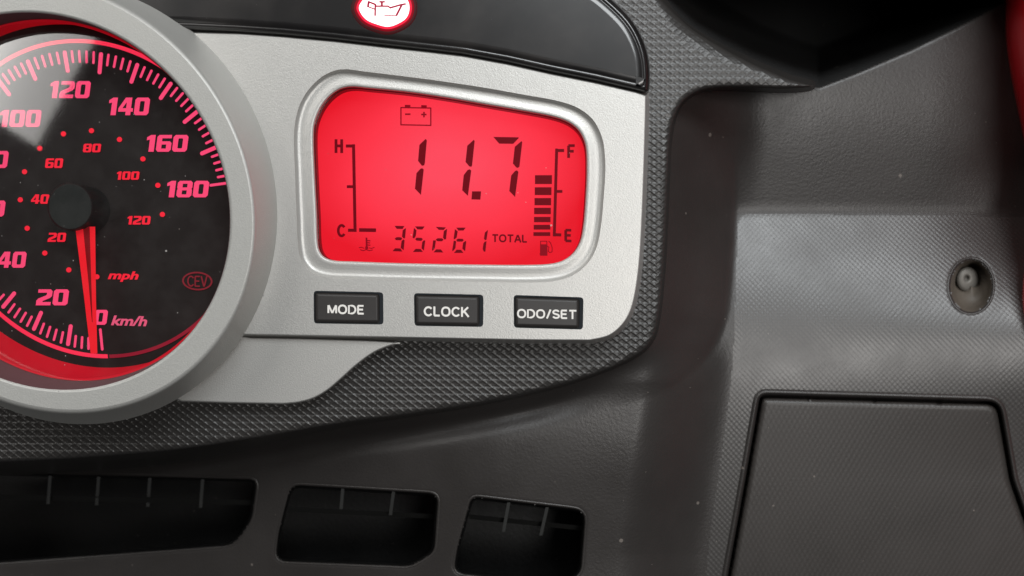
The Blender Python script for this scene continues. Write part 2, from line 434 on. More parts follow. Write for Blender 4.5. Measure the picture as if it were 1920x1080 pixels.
def snap(X, Y, curve, step, tol=.55):
    s = sdf(X, Y, curve)
    gy, gx = np.gradient(s, step)
    g = np.hypot(gx, gy); g[g < .5] = 1
    m = np.abs(s) < step * tol
    X[m] -= (s * gx / g)[m]; Y[m] -= (s * gy / g)[m]
    s[m] = 0
    return s
def grid_mesh(name, X, Y, Z, keep, mat, parent, label=None):
    """keep: per-face mask"""
    h, w_ = X.shape
    idx = np.arange(h * w_).reshape(h, w_)
    F = np.stack([idx[:-1, :-1], idx[1:, :-1], idx[1:, 1:], idx[:-1, 1:]], -1)[keep]
    used = np.unique(F); rm = np.full(h * w_, -1); rm[used] = np.arange(len(used))
    V = U(X.ravel()[used], Y.ravel()[used], Z.ravel()[used])
    return mesh(name, V, rm[F], mat, parent, True, label)

# knurled surround
st = 1.6
gx, gy = np.meshgrid(np.arange(-60, 1580, st), np.arange(-60, 900, st))
dS = sdf(gx, gy, SURR)
inC = np.maximum(np.maximum(sdf(gx, gy, PLATE[::4]), sdf(gx, gy, LENS[::4])), np.maximum(sdf(gx, gy, TRIM[::4]), sdf(gx, gy, ell((134, 381), (418, 382), -109, 48))))
Zs = z_surround(gx, gy, dS)
fm = lambda A: np.minimum(np.minimum(A[:-1, :-1], A[1:, :-1]), np.minimum(A[1:, 1:], A[:-1, 1:]))
fx = lambda A: np.maximum(np.maximum(A[:-1, :-1], A[1:, :-1]), np.maximum(A[1:, 1:], A[:-1, 1:]))
grid_mesh('knurled_surround', gx, gy, Zs, (fm(dS) > -27) & (fm(inC) < 14), M_KNURL, dash, 'black surround with fine diamond knurling')

# main skin, with the openings cut clean
st = 3.0
X, Y = np.meshgrid(np.arange(-90, 2090, st), np.arange(-130, 1200, st))
X = X.astype(float); Y = Y.astype(float)
openings = [snap(X, Y, v_, st) for v_ in VENTS]
sh = snap(X, Y, HOLE, st)
sl = snap(X, Y, LIDO, st)
RIB = rounded([(1383, 399), (2200, 408), (2200, 1300), (1300, 1300), (1330, 1000), (1372, 700)], [26, 2, 2, 2, 2, 60], 6)
sr = sdf(X, Y, RIB)
dout = -sdf(X, Y, SURR)
Zp = z_panel(X, Y, dout)
Zp -= .9 * np.clip(1 + sl / 9, 0, 1) ** 2 * (sl <= 0)         # rolled lip round the storage lid
for s_ in openings: Zp -= .5 * np.clip(1 + s_ / 8, 0, 1) ** 2 * (s_ <= 0)
Zp -= .5 * np.clip(1 + sh / 9, 0, 1) ** 2 * (sh <= 0)
Zp = np.where(sl > 0, Zp - 7.0, Zp)
cut = np.zeros_like(fm(X), bool)
for s_ in openings + [sh]: cut |= fm(s_) >= 0
base = (fm(dout) > -40) & ~cut
inrib = (fm(sr) >= 0)
vv = sdf(X, Y, VOID); gap = fm(vv) > -7
grid_mesh('gap_shade_skin', X, Y, Zp, base & gap, M_GAP, dash, 'rough skin of the gap at the top, blackened for its shade')
grid_mesh('lower_panel', X, Y, Zp, base & ~inrib & ~gap, M_DASH, dash, 'plain grained black panel below and beside the surround')
grid_mesh('ribbed_panel', X, Y, Zp, base & inrib & ~(fx(sl) > 0), M_RIB, dash, 'finely ribbed black panel catching pale light')

# rolled lips that close the cut edges of the skin
def lip(name, curve, prof, parent, mat, n=220, label=None):
    P = resample(curve, n); Vs = []
    for a, dz in prof:
        L = offset(P, a); Vs.append(U(L[:, 0], L[:, 1], z_panel(L[:, 0], L[:, 1]) + dz))
    b = MB(); b.add(np.concatenate(Vs), [[a * n + i, a * n + (i + 1) % n, (a + 1) * n + (i + 1) % n, (a + 1) * n + i] for a in range(len(prof) - 1) for i in range(n)], True)
    return b.build(name, mat, parent, label)
lip('lid_opening_lip', LIDO, [(12, -.35), (9, .2), (6.5, .62), (4, .75), (1.8, .5), (0, -.3), (-1.2, -1.4), (-1.8, -7.5), (-16, -8.5)], dash, M_DASH, 420)

# storage lid
LID_IN = offset(resample(LIDO, 200), -7.5)
lx, ly = np.meshgrid(np.arange(1340, 2010, 3.5), np.arange(730, 1215, 3.5)); lx = lx.astype(float); ly = ly.astype(float)
s1 = snap(lx, ly, LID_IN, 3.5)
Zl = z_panel(lx, ly) - .5 - 1.0 * np.clip(1 - s1 / 9, 0, 1) ** 2 - np.where(s1 < 0, 6.5, 0)
grid_mesh('storage_lid', lx, ly, Zl, fx(s1) >= 0, M_LID, dash, 'black storage compartment lid with woven texture and dark gap around it')

# unseen wall added out of view to keep light out of the gap
cw = MB()
cxs = np.linspace(1000, 2300, 30); prof = [(-75, -125), (-78, -60), (-84, -12), (-100, -5), (-180, -3)]
cw.add(np.concatenate([U(cxs, np.full(30, float(y_)), np.full(30, float(z_))) for y_, z_ in prof]), [[a * 30 + i, a * 30 + i + 1, (a + 1) * 30 + i + 1, (a + 1) * 30 + i] for a in range(4) for i in range(29)], True)
cw.build('gap_light_blocker', M_DASH, dash, 'unseen black wall added to block light from the gap')

# air vents
def vent(poly, fins, bar, k):
    poly = resample(poly, 120); zt = z_panel(poly[:, 0], poly[:, 1]) - .5
    v = MB()
    inner = offset(poly, -2.5)
    def lp(L, dz): return U(L[:, 0], L[:, 1], zt - dz)
    n = len(poly)
    V = np.concatenate([lp(poly, 0), lp(inner, 1.2), lp(offset(poly, -4), 14), lp(offset(poly, -5), 42)])
    F = [[a * n + i, a * n + (i + 1) % n, (a + 1) * n + (i + 1) % n, (a + 1) * n + i] for a in range(3) for i in range(n)]
    v.add(V, F, True)
    o = v.build('air_vent', M_VENT, dash)
    lip('vent_lip', poly, [(6, -.3), (4, .05), (2, .05), (.6, -.2), (-.3, -.8), (-1, -2.5)], o, M_DASH, 160)
    b = MB(); b.fill([offset(poly, 3)], float(zt.mean() - 40)); b.build('vent_backing', M_VENT, o)
    for (x0, y0), (x1, y1) in fins:
        z0 = float(z_panel(np.array([x0]), np.array([y0 - 6.]))[0]) - .9
        fb = MB()
        h = 3.0
        P = np.array([(x0 - h, y0), (x0 + h, y0), (x1 + h, y1), (x1 - h, y1)], float)
        top = U(P[:, 0], P[:, 1], np.array([z0, z0, z0 - 7, z0 - 7])); bot = U(P[:, 0], P[:, 1], np.array([z0 - 13] * 4))
        fb.add(np.concatenate([top, bot]), [[0, 3, 2, 1], [0, 1, 5, 4], [1, 2, 6, 5], [2, 3, 7, 6], [3, 0, 4, 7]])
        fb.build('fin', M_FIN, o)
    (x0, y0), (x1, y1) = bar
    z0 = float(zt.mean()) - 5
    bb = MB(); P = np.array([(x0, y0), (x1, y1), (x1, y1 + 9), (x0, y0 + 9)], float)
    top = U(P[:, 0], P[:, 1], np.array([z0, z0, z0 - 2.5, z0 - 2.5])); bot = U(P[:, 0], P[:, 1], np.array([z0 - 6] * 4))
    bb.add(np.concatenate([top, bot]), [[0, 3, 2, 1], [0, 1, 5, 4], [1, 2, 6, 5], [2, 3, 7, 6], [3, 0, 4, 7]])
    bb.build('cross_bar', M_BAR, o)
    return o
vent(VENTS[0], [((94, 892), (90, 945)), ((185, 894), (181, 947)), ((281, 896), (277, 950)), ((380, 899), (376, 952))], ((-90, 925), (474, 938)), 0)
vent(VENTS[1], [((643, 914), (639, 960)), ((738, 921), (732, 966))], ((540, 950), (816, 964)), 1)
vent(VENTS[2], [((954, 942), (944, 997)), ((1026, 951), (1014, 1004))], ((880, 964), (1092, 986)), 2)

# screw recess
rc = MB()
hz = z_panel(HOLE[:, 0], HOLE[:, 1]) - .5
Vs = []; n = len(HOLE); cc = np.array([1821, 536.])
for sc_, dz in ((1.0, 0), (.95, 1.2), (.86, 4.5), (.78, 8), (.4, 9), (.02, 9)):
    L = cc + (HOLE - cc) * sc_; Vs.append(U(L[:, 0], L[:, 1], hz - dz))
rc.add(np.concatenate(Vs), [[a * n + i, a * n + (i + 1) % n, (a + 1) * n + (i + 1) % n, (a + 1) * n + i] for a in range(5) for i in range(n)], True)
rec = rc.build('screw_recess', M_RECESS, dash)
lip('recess_lip', HOLE, [(8, -.3), (5.5, .1), (3, .15), (1, -.2), (-.5, -.8), (-1.5, -2.5)], rec, M_DASH, 60)
sw = MB(); z0 = float(hz.mean()) - 8.6; L = ell((1814, 524), (24, 21), 92, 40); c2 = np.array([1813, 521.])
Vs = []
for sc_, dz in ((1, 0), (.97, .9), (.90, 1.5), (.7, 1.9), (.45, 2.1), (.24, 2.2), (.19, 1.2), (.03, 1.0)):
    P = c2 + (L - c2) * sc_; Vs.append(U(P[:, 0], P[:, 1], np.full(len(P), z0 + dz)))
n = len(L)
sw.add(np.concatenate(Vs), [[a * n + i, a * n + (i + 1) % n, (a + 1) * n + (i + 1) % n, (a + 1) * n + i] for a in range(7) for i in range(n)], True)
sw.build('screw_head', M_STEEL, rec, 'pale domed screw head sunk in the hole')

# ------------------------------------------------------------------ red side fairing at the right edge
ys = np.linspace(-260, 1340, 160)
xe = 1916.5 + np.where(ys < 562, np.minimum((np.abs(ys - 562) / 75) ** 2 * 8, 12) - 46 * sst(350, 40, ys), np.minimum((np.abs(ys - 562) / 75) ** 2 * 8, 90))
prof = [(0, -50, -60), (0, -27, -35), (4, -24, -30.5), (14, -21, -25), (40, -17, -16), (100, -11, -2), (190, -5, 12), (300, 0, 26)]
hf = sst(400, 230, ys)
Vs = [U(xe + dx, ys, za + (zb_ - za) * hf) for dx, za, zb_ in prof]; n = len(ys)
fa = mesh('side_fairing', np.concatenate(Vs), [[a * n + i, a * n + i + 1, (a + 1) * n + i + 1, (a + 1) * n + i] for a in range(len(prof) - 1) for i in range(n - 1)], M_REDBODY, None, True)
fa['label'] = 'glossy red bodywork panel just showing at the right edge'; fa['category'] = 'bodywork'
sm = fa.modifiers.new('thickness', 'SOLIDIFY'); sm.thickness = .002; sm.offset = -1

# ------------------------------------------------------------------ instrument cluster
clu = thing('instrument_cluster', 'silver scooter instrument cluster with round speedometer and red lit digital display', 'instrument cluster', (700, 400, -9))

# silver plate with display and button openings
def quad_hole(a, b, c, d_, r=7): return rounded([a, b, c, d_], r, 5)
BH = [quad_hole((588, 545), (718.5, 548), (719, 608.5), (588.5, 606.5)),
      quad_hole((776, 549.5), (906.5, 552.5), (906, 613), (777, 611)),
      quad_hole((963, 553), (1094, 557.5), (1093, 618), (963.5, 614.5))]
pl = MB(); prism(pl, PLATE, 0.0, -9.5, 1.8, 8.0, [RIMO] + BH, -7.0)
plate = pl.build('bezel_plate', M_SILVER, clu, 'flat silver painted plate around the display')
# dished rim round the display
rm = MB()
prof = [(0, 0), (.03, -.35), (.10, -1.05), (.2, -1.45), (.35, -1.6), (.55, -1.5), (.75, -1.25), (.88, -1.15), (.95, -1.3), (1.0, -1.75)]
rm.loops([(RIMO + (LCDO - RIMO) * f, z) for f, z in prof], True)
rm.build('display_rim', M_SILVER, clu, 'dished silver rim framing the display')
# black inner wall and lit display
cen = np.array([960, 540.])
low = cen + (LCDO - cen) * ((D * 1000 + 1.75) / (D * 1000 + 6.6))
mid = cen + (LCDO - cen) * ((D * 1000 + 1.75) / (D * 1000 + 3.4))
iw = MB(); iw.loops([(LCDO, -1.75), (mid, -3.4), (mid + (cen - mid) * .0022, -3.4), (low, -6.6)], False); iw.build('display_well', M_RIMBLK, clu, 'dark glossy inner wall around the display')
ds = MB(); ds.fill([offset(low, 3)], -6.6)
disp = ds.build('display_screen', M_LCD, clu, 'red backlit digital screen with dark segments')
dg = MB(); dg.fill([offset(LCDO, 1.2)], -2.6); dg.build('display_window', M_DGLASS, clu)

ZL = -6.35
def C(p, o, s): return np.asarray(p, float) / s + np.array(o)
c1 = lambda p: C(p, (730, 190), 5.144)
c2_ = lambda p: C(p, (720, 410), 6.857)
c3 = lambda p: C(p, (980, 250), 4.5)
c4 = lambda p: C(p, (580, 250), 4.5)
def piece(name, polys, mat, parent, z=ZL, label=None):
    b = MB()
    for p in polys: b.slab(p, z)
    return b.build(name, mat, parent, label)
def rect(x0, y0, x1, y1): return [(x0, y0), (x1, y0), (x1, y1), (x0, y1)]
big = [[[(350, 362), (362, 375), (342, 600), (335, 618), (315, 622), (277, 575), (290, 420)], [(318, 645), (332, 658), (305, 903), (247, 843), (262, 692), (300, 650)]],
       [[(815, 370), (823, 385), (798, 620), (790, 632), (772, 628), (735, 585), (752, 428)], [(775, 655), (790, 668), (758, 912), (703, 858), (717, 712), (755, 662)]],
       [[(1003, 343), (1245, 347), (1250, 352), (1195, 410), (1060, 408)], [(1275, 383), (1282, 395), (1255, 630), (1240, 642), (1225, 638), (1192, 600), (1210, 438)], [(1230, 665), (1245, 680), (1213, 923), (1157, 865), (1175, 715), (1212, 672)]]]
for g in big: piece('voltage_digit', [c1(p) for p in g], M_SEG, disp)
piece('decimal_point', [c1([(798, 868), (885, 868), (878, 948), (792, 946)])], M_SEG, disp)
odo = [[[(137, 95), (262, 98), (238, 130), (165, 128)], [(280, 120), (268, 250), (255, 252), (235, 230), (243, 150)], [(140, 258), (165, 240), (220, 243), (232, 258), (215, 275), (155, 273)], [(250, 268), (262, 280), (250, 405), (218, 375), (228, 290)], [(110, 415), (145, 383), (210, 386), (235, 420)]],
       [[(400, 102), (522, 103), (492, 137), (432, 135)], [(388, 120), (415, 150), (405, 225), (385, 252), (370, 245)], [(403, 262), (420, 247), (480, 250), (497, 262), (480, 283), (420, 280)], [(512, 282), (528, 280), (510, 410), (485, 380), (495, 300)], [(372, 425), (408, 390), (470, 393), (500, 425)]],
       [[(667, 108), (797, 115), (765, 143), (705, 140)], [(808, 130), (795, 262), (780, 267), (762, 245), (772, 160)], [(668, 270), (690, 254), (745, 256), (763, 270), (745, 288), (685, 287)], [(635, 280), (665, 280), (650, 380), (622, 412), (620, 400)], [(637, 430), (672, 397), (730, 398), (763, 432)]],
       [[(930, 118), (1050, 118), (1020, 150), (957, 150)], [(915, 135), (945, 165), (932, 240), (905, 265), (898, 258)], [(930, 277), (950, 260), (1010, 262), (1023, 277), (1005, 293), (945, 292)], [(900, 283), (925, 290), (915, 380), (882, 418), (880, 405)], [(1050, 288), (1055, 295), (1040, 418), (1010, 385), (1020, 310)], [(900, 438), (935, 402), (990, 403), (1020, 437)]],
       [[(1335, 142), (1315, 270), (1300, 275), (1288, 255), (1300, 180)], [(1315, 290), (1300, 425), (1285, 420), (1272, 390), (1282, 320), (1295, 300)]]]
for g in odo: piece('odometer_digit', [offset(c2_(p), .45) for p in g], M_SEG, disp)
for r in ((104, 353, 247, 428), (102, 455, 243, 521), (100, 546, 240, 607), (97, 628, 238, 682), (96, 705, 235, 750), (93, 772, 234, 812), (91, 834, 233, 866)):
    piece('fuel_bar', [c3(rect(*r))], M_SEG, disp)
def strokes(name, lst, mat, parent, z=ZL, label=None):
    b = MB()
    for k, (p, w_) in enumerate(lst): b.stroke(p, w_, z + .012 * k)
    return b.build(name, mat, parent, label)
strokes('fuel_scale', [(c3([(342, 145), (287, 145)]), 26 / 4.5), (c3([(287, 136), (267, 862)]), 25 / 4.5), (c3([(267, 855), (318, 857)]), 26 / 4.5), (c3([(288, 490), (328, 490)]), 24 / 4.5)], M_SEG, disp)
strokes('temperature_scale', [(c4([(316, 107), (373, 107)]), 26 / 4.5), (c4([(373, 100), (386, 824)]), 26 / 4.5), (c4([(334, 818), (386, 818)]), 26 / 4.5), (c4([(324, 450), (378, 450)]), 24 / 4.5)], M_SEG, disp)
piece('temperature_bar', [c4([(420, 800), (563, 802), (563, 833), (420, 831)])], M_SEG, disp)
strokes('battery_icon', [(p_, w_ * 1.25) for p_, w_ in [(c1([(112, 60), (400, 65)]), 1.9), (c1([(400, 65), (400, 232)]), 1.9), (c1([(400, 232), (112, 226)]), 1.9), (c1([(112, 226), (112, 60)]), 1.9),
    (c1([(158, 48), (195, 49)]), 4.4), (c1([(316, 51), (352, 52)]), 4.4), (c1([(156, 124), (200, 124)]), 2.4), (c1([(312, 127), (354, 127)]), 2.4), (c1([(334, 106), (334, 150)]), 2.4)]], M_ICON, disp, label='thin battery outline icon with minus and plus')
strokes('coolant_icon', [(p_, w_ * 1.25) for p_, w_ in [(c4([(482, 884), (484, 968)]), 2.6), (c4([(478, 966), (490, 966)]), 4), (c4([(492, 905), (513, 907)]), 1.6), (c4([(492, 923), (510, 925)]), 1.6), (c4([(492, 942), (513, 944)]), 1.6),
    (c4([(420, 965), (440, 961), (462, 970)]), 1.2), (c4([(505, 967), (525, 971), (548, 962)]), 1.2), (c4([(430, 982), (455, 990), (480, 981), (505, 990), (533, 984)]), 1.3)]], M_ICON, disp, label='small thermometer over waves icon')
strokes('fuel_pump_icon', [(p_, w_ * 1.25) for p_, w_ in [(c3([(152, 910), (152, 1016)]), 1.3), (c3([(152, 910), (204, 910)]), 1.3), (c3([(204, 910), (204, 1016)]), 1.3), (c3([(145, 1018), (206, 1018)]), 1.4), (c3([(178, 955), (178, 1014)]), 11), 
    (c3([(207, 952), (222, 960), (216, 995), (230, 1006), (248, 1000), (249, 965), (236, 925), (220, 910)]), 1.2)]], M_ICON, disp, label='small fuel pump icon')

# lettering from the built-in font, fitted to a quadrilateral of photo pixels
def text_verts(s, bold=0.0, shear=0.0):
    cu = bpy.data.curves.new('t', 'FONT'); cu.body = s; cu.resolution_u = 3; cu.offset = bold; cu.shear = shear
    ob = bpy.data.objects.new('t', cu); COL.objects.link(ob)
    bpy.context.view_layer.update()
    me = ob.evaluated_get(bpy.context.evaluated_depsgraph_get()).to_mesh()
    V = np.array([v.co[:2] for v in me.vertices]); F = [list(p.vertices) for p in me.polygons]
    bpy.data.objects.remove(ob); bpy.data.curves.remove(cu)
    V = (V - V.min(0)) / (V.max(0) - V.min(0))
    return V, F
def letters(name, s, tl, tr, bl, mat, parent, z, bold=.02, shear=0.0, label=None):
    V, F = text_verts(s, bold, shear)
    tl, tr, bl = map(np.array, (tl, tr, bl)); P = bl + V[:, :1] * (tr - tl) + V[:, 1:] * (tl - bl)
    b = MB(); b.add(U(P[:, 0], P[:, 1], np.full(len(P), z)), F)
    return b.build(name, mat, parent, label)
def box_letters(name, s, x0, y0, x1, y1, mat, parent, z, bold=.02, shear=0.0, dy=0.0, label=None):
    return letters(name, s, (x0, y0), (x1, y0 + dy), (x0, y1), mat, parent, z, bold, shear, label)
def arc(cx, cy, rx, ry, a0, a1, n=16): return [(cx + rx * math.cos(math.radians(a)), cy + ry * math.sin(math.radians(a))) for a in np.linspace(a0, a1, n)]
def sup(cx, cy, rx, ry, n=28): 
    return [(cx + rx * np.sign(math.cos(a)) * abs(math.cos(a)) ** .86, cy + ry * np.sign(math.sin(a)) * abs(math.sin(a)) ** .86) for a in np.linspace(0, 2 * math.pi, n, endpoint=False)]
BL = {'M': (.88, [[(0, 0), (0, 1)], [(.02, 1), (.44, .02)], [(.44, .02), (.86, 1)], [(.88, 1), (.88, 0)]], 0),
      'O': (.84, [sup(.42, .5, .42, .5)], 1), 'D': (.74, [[(0, 0), (0, 1), (.32, 1)] + arc(.32, .5, .42, .5, 85, -85, 15) + [(.32, 0)]], 1),
      'E': (.6, [[(0, 0), (0, 1)], [(-.1, 1), (.62, 1)], [(-.05, .52), (.56, .52)], [(-.1, 0), (.64, 0)]], 0), 'F': (.58, [[(0, -.1), (0, 1)], [(-.1, 1), (.62, 1)], [(-.05, .5), (.52, .5)]], 0),
      'C': (.78, [arc(.42, .5, .42, .5, 38, 322, 24)], 0), 'L': (.56, [[(0, 0), (0, 1.1)], [(-.1, 0), (.6, 0)]], 0),
      'K': (.74, [[(0, -.1), (0, 1.1)], [(.0, .36), (.68, 1.08)], [(.24, .58), (.74, -.1)]], 0), 'T': (.72, [[(-.08, 1), (.8, 1)], [(.36, -.1), (.36, 1)]], 0),
      'S': (.66, [arc(.33, .76, .32, .24, 15, 180, 10) + arc(.33, .76, .32, .24, 190, 255, 5) + arc(.34, .24, .33, .24, 75, 0, 6) + arc(.34, .24, .33, .24, -10, -170, 10)], 0),
      'A': (.8, [[(-.02, -.1), (.38, 1.05)], [(.42, 1.05), (.82, -.1)], [(.16, .3), (.64, .3)]], 0), 'H': (.7, [[(0, -.1), (0, 1.1)], [(.7, -.1), (.7, 1.1)], [(0, .52), (.7, .52)]], 0),
      '/': (.42, [[(0, -.1), (.42, 1.1)]], 0), 'V': (.76, [[(0, 1.05), (.37, -.02)], [(.41, -.02), (.78, 1.05)]], 0)}
def ribbon(b, P, w_, z, closed):
    P = np.asarray(P, float); n = len(P)
    if closed: t = np.roll(P, -1, 0) - np.roll(P, 1, 0)
    else: t = np.gradient(P, axis=0)
    t /= np.hypot(*t.T)[:, None]; nn = np.c_[-t[:, 1], t[:, 0]]
    a, c = P + nn * w_ / 2, P - nn * w_ / 2
    V = np.concatenate([U(a[:, 0], a[:, 1], z), U(c[:, 0], c[:, 1], z)]); m_ = n if closed else n - 1
    F = []
    for i in range(m_):
        j = (i + 1) % n; q_ = [i, j, n + j, n + i]
        p = V[q_]; F.append(q_ if np.cross(p[1] - p[0], p[2] - p[0])[2] > 0 else q_[::-1])
    b.add(V, F)
def block(name, word, tl, tr, bl, mat, parent, z, wt=.19, gap=.30, label=None, b=None):
    tl, tr, bl = (np.array(v_, float) for v_ in (tl, tr, bl))
    xs = []; xx = 0
    for ch in word: xs.append(xx); xx += BL[ch][0] + gap
    tot = xx - gap; H = np.hypot(*(tl - bl)); w_ = wt * H; Wp = np.hypot(*(tr - tl))
    ux = (tr - tl) / Wp; uy = (tl - bl) / H
    own = b is None; b = b or MB(); k = 0
    for ch, x0 in zip(word, xs):
        for path in BL[ch][1]:
            P = np.array([bl + ux * (w_ / 2 + (x0 + np.clip(x_, -.02, 2)) / tot * (Wp - w_)) + uy * (w_ / 2 + y_ * (H - w_)) for x_, y_ in path])
            # trim overshoot to the cap height
            ribbon(b, P, w_, z + .006 * (k % 5), bool(BL[ch][2])); k += 1
    return b.build(name, mat, parent, label) if own else None
q = c2_([(1385, 198), (1845, 206), (1385, 302)]); block('total_lettering', 'TOTAL', q[0], q[1], q[2], M_SEG, disp, ZL, .20)
q = c3([(376, 92), (448, 92), (376, 210)]); block('full_letter', 'F', q[0], q[1], q[2], M_SEG, disp, ZL, .20)
q = c3([(352, 805), (420, 807), (352, 918)]); block('empty_letter', 'E', q[0], q[1], q[2], M_SEG, disp, ZL, .20)
q = c4([(213, 47), (285, 48), (213, 168)]); block('hot_letter', 'H', q[0], q[1], q[2], M_SEG, disp, ZL, .20)
q = c4([(233, 765), (308, 765), (233, 877)]); block('cold_letter', 'C', q[0], q[1], q[2], M_SEG, disp, ZL, .20)

# push buttons
for hole, word, bx, lab in ((BH[0], 'MODE', (614, 570.5, 683, 588.5, 1.4), 'black push button lettered MODE'), (BH[1], 'CLOCK', (794.5, 574, 880.5, 593, 1.6), 'black push button lettered CLOCK'), (BH[2], 'ODO/SET', (969.5, 579, 1081, 596.5, 2.0), 'black push button lettered ODO/SET')):
    h = np.asarray(hole); c0 = (h.min(0) + h.max(0)) / 2
    sc1 = np.array([.935, .925]); off = np.array([-2.6, .6])
    o1 = c0 + (h - c0) * sc1 + off
    b = MB()
    Ls = [(o1, -7.0), (o1, -1.5), (offset(o1, -.5), -.9), (offset(o1, -1.5), -.3), (offset(o1, -3), .08), (offset(o1, -4.8), .28), (offset(o1, -6.5), .35)]
    b.loops(Ls, True); b.fill([offset(o1, -6.5)], .35)
    bo = b.build('push_button', M_BUTTON, clu, lab)
    block('button_lettering', word, (bx[0], bx[1]), (bx[2], bx[1] + bx[4]), (bx[0], bx[3]), M_WHITE, bo, .385)

# small lower trim
tr = MB(); prism(tr, TRIM, -2.6, -9.5, 2.2, 2.0); tr.build('lower_trim', M_SILVER, clu, 'small curved silver trim below the plate')

# smoked warning lens with a rounded border
ln_ = MB()
prof = [(-26, 1.5), (-15, 1.45), (-13.5, 1.15), (-12, 1.4), (-7, 1.2), (-3, .6), (-.8, -.4), (0, -1.6), (1.0, -9)]
ln_.fill([offset(LENS, -26)], 1.5); ln_.loops([(offset(LENS, a), z) for a, z in prof], True)
lens = ln_.build('warning_lens', M_LENS, clu, 'glossy smoked black warning lamp lens')
# lit oil pressure lamp, its halo on the lens painted as three emissive rings
M_LAMP = glow('white_hot_lamp', (1.0, .80, .80), 1.7, (.5, .4, .4)); M_LAMPHALO = glow('red_lamp_halo', (1.0, .02, .06), 1.1); M_LAMPHALO3 = glow('dark_red_lamp_halo', (1.0, .02, .05), .045, (.015, .013, .013)); M_LAMPHALO2 = glow('deep_red_lamp_halo', (1.0, .005, .03), .22)
wl = MB(); core = smooth_curve([(673.5, 18), (676, 6), (690, -8), (720, -20), (750, -14), (765, 2), (767.5, 18), (762, 33), (748, 43.5), (728, 50), (708, 46), (686, 36)], True, 8)
wl.slab(core, 1.75, .3); lampo = wl.build('oil_warning_lamp', M_LAMP, clu, 'white hot glowing oil pressure warning lamp')
r1 = MB(); r1.loops([(offset(core, -.3), 1.72), (offset(core, 1.6), 1.72), (offset(core, 4.6), 1.62), (offset(core, 4.8), 1.4)], True); r1.build('lamp_halo_inner', M_LAMPHALO, lampo)
r2 = MB(); r2.loops([(offset(core, 4.0), 1.61), (offset(core, 9), 1.56), (offset(core, 9.2), 1.4)], True); r2.build('lamp_halo_mid', M_LAMPHALO2, lampo)
r3 = MB(); r3.loops([(offset(core, 8.8), 1.55), (offset(core, 15), 1.53), (offset(core, 15.2), 1.4)], True); r3.build('lamp_halo_outer', M_LAMPHALO3, lampo)
t12 = lambda p: C(p, (640, 0), 12.0)
M_OIL = glow('dark_red_symbol', (1.0, .05, .15), .36)
strokes('oil_can_symbol', [(p_, w_ * 1.7) for p_, w_ in [(t12([(760, 345), (765, 110)]), 2.0), (t12([(765, 100), (615, 40)]), 2.0), (t12([(615, 40), (600, 145)]), 2.4), (t12([(600, 150), (750, 205)]), 1.3), (t12([(790, 138), (1050, 138)]), 1.8),
    (t12([(912, 45), (912, 138)]), 2.4), (t12([(865, 40), (970, 40)]), 1.9), (t12([(1050, 138), (1100, 175)]), 1.8), (t12([(1100, 175), (1320, 112), (1440, 88)]), 2.0), (t12([(1350, 130), (1240, 345)]), 2.3), (t12([(1240, 348), (970, 348)]), 1.0)]], M_OIL, lampo, 1.80)

# ------------------------------------------------------------------ speedometer
E_OUT = dict(c=(134.5, 380.8), ax=(418.3, 381.8), ang=-109)
E_FACE = dict(c=(85.8, 367.8), ax=(425.5, 371.7), ang=-128)
E_IN = dict(c=(85.8, 377.2), ax=(368.3, 330.2), ang=-129)
E_SEAM = dict(c=(118, 375), ax=(350, 308), ang=-122)
E_DIAL = dict(c=(158.5, 367.5), ax=(341.3, 295.7), ang=-132)
E_ARC = dict(c=(172.4, 372.4), ax=(305.6, 274.2), ang=-125)
def el(e, s=1.0, n=200, d=0.0):
    P = ell(e['c'], e['ax'], e['ang'], n, s); return offset(P, d) if d else P
rg = MB()
rg.loops([(el(E_OUT), -9.0), (el(E_OUT), -.2)], False)
rg.loops([(el(E_OUT), -.2), (el(E_OUT, d=-1.5), .4), (el(E_FACE, d=3.0), 11.6), (el(E_FACE, d=1.2), 12.6), (el(E_FACE, d=-2.0), 13.1), (el(E_FACE, d=-6.0), 13.3)], True)
rg.loops([(el(E_FACE, d=-6), 13.3), (el(E_IN, d=5), 13.0)], True)
rg.loops([(el(E_IN, d=5), 13.0), (el(E_IN, d=2), 12.9), (el(E_IN, d=.4), 12.5), (el(E_IN), 11.8)], True)
rg.build('gauge_ring', M_RING, clu, 'broad raised silver ring around the speedometer')
sl_ = MB(); sl_.loops([(el(E_IN, d=.3), 11.9), (el(E_IN, d=-.8), 11.4), (el(E_SEAM), 4.2)], True); sl_.build('gauge_inner_wall', M_INNERWALL, clu, 'inner wall of the speedometer ring, red glow and shade in its colour')
wa = MB()
wa.loops([(el(E_SEAM, d=1.5), 4.2), (el(E_SEAM, d=-3), 4.0), (el(E_SEAM, d=-5), 2.8)], True)
blend = el(E_SEAM) + (el(E_DIAL) - el(E_SEAM)) * .45
wa.loops([(el(E_SEAM, d=-5), 2.8), (blend, -1.5), (el(E_DIAL), -6.6)], True)
wa.build('light_guide_wall', M_WALL, clu, 'red glowing wall inside the speedometer ring')
df = MB(); df.fill([el(E_DIAL, d=4)], -6.5)
dial = df.build('dial_face', M_DIAL, clu, 'black speedometer dial with red lit scale')
ZD = -6.25
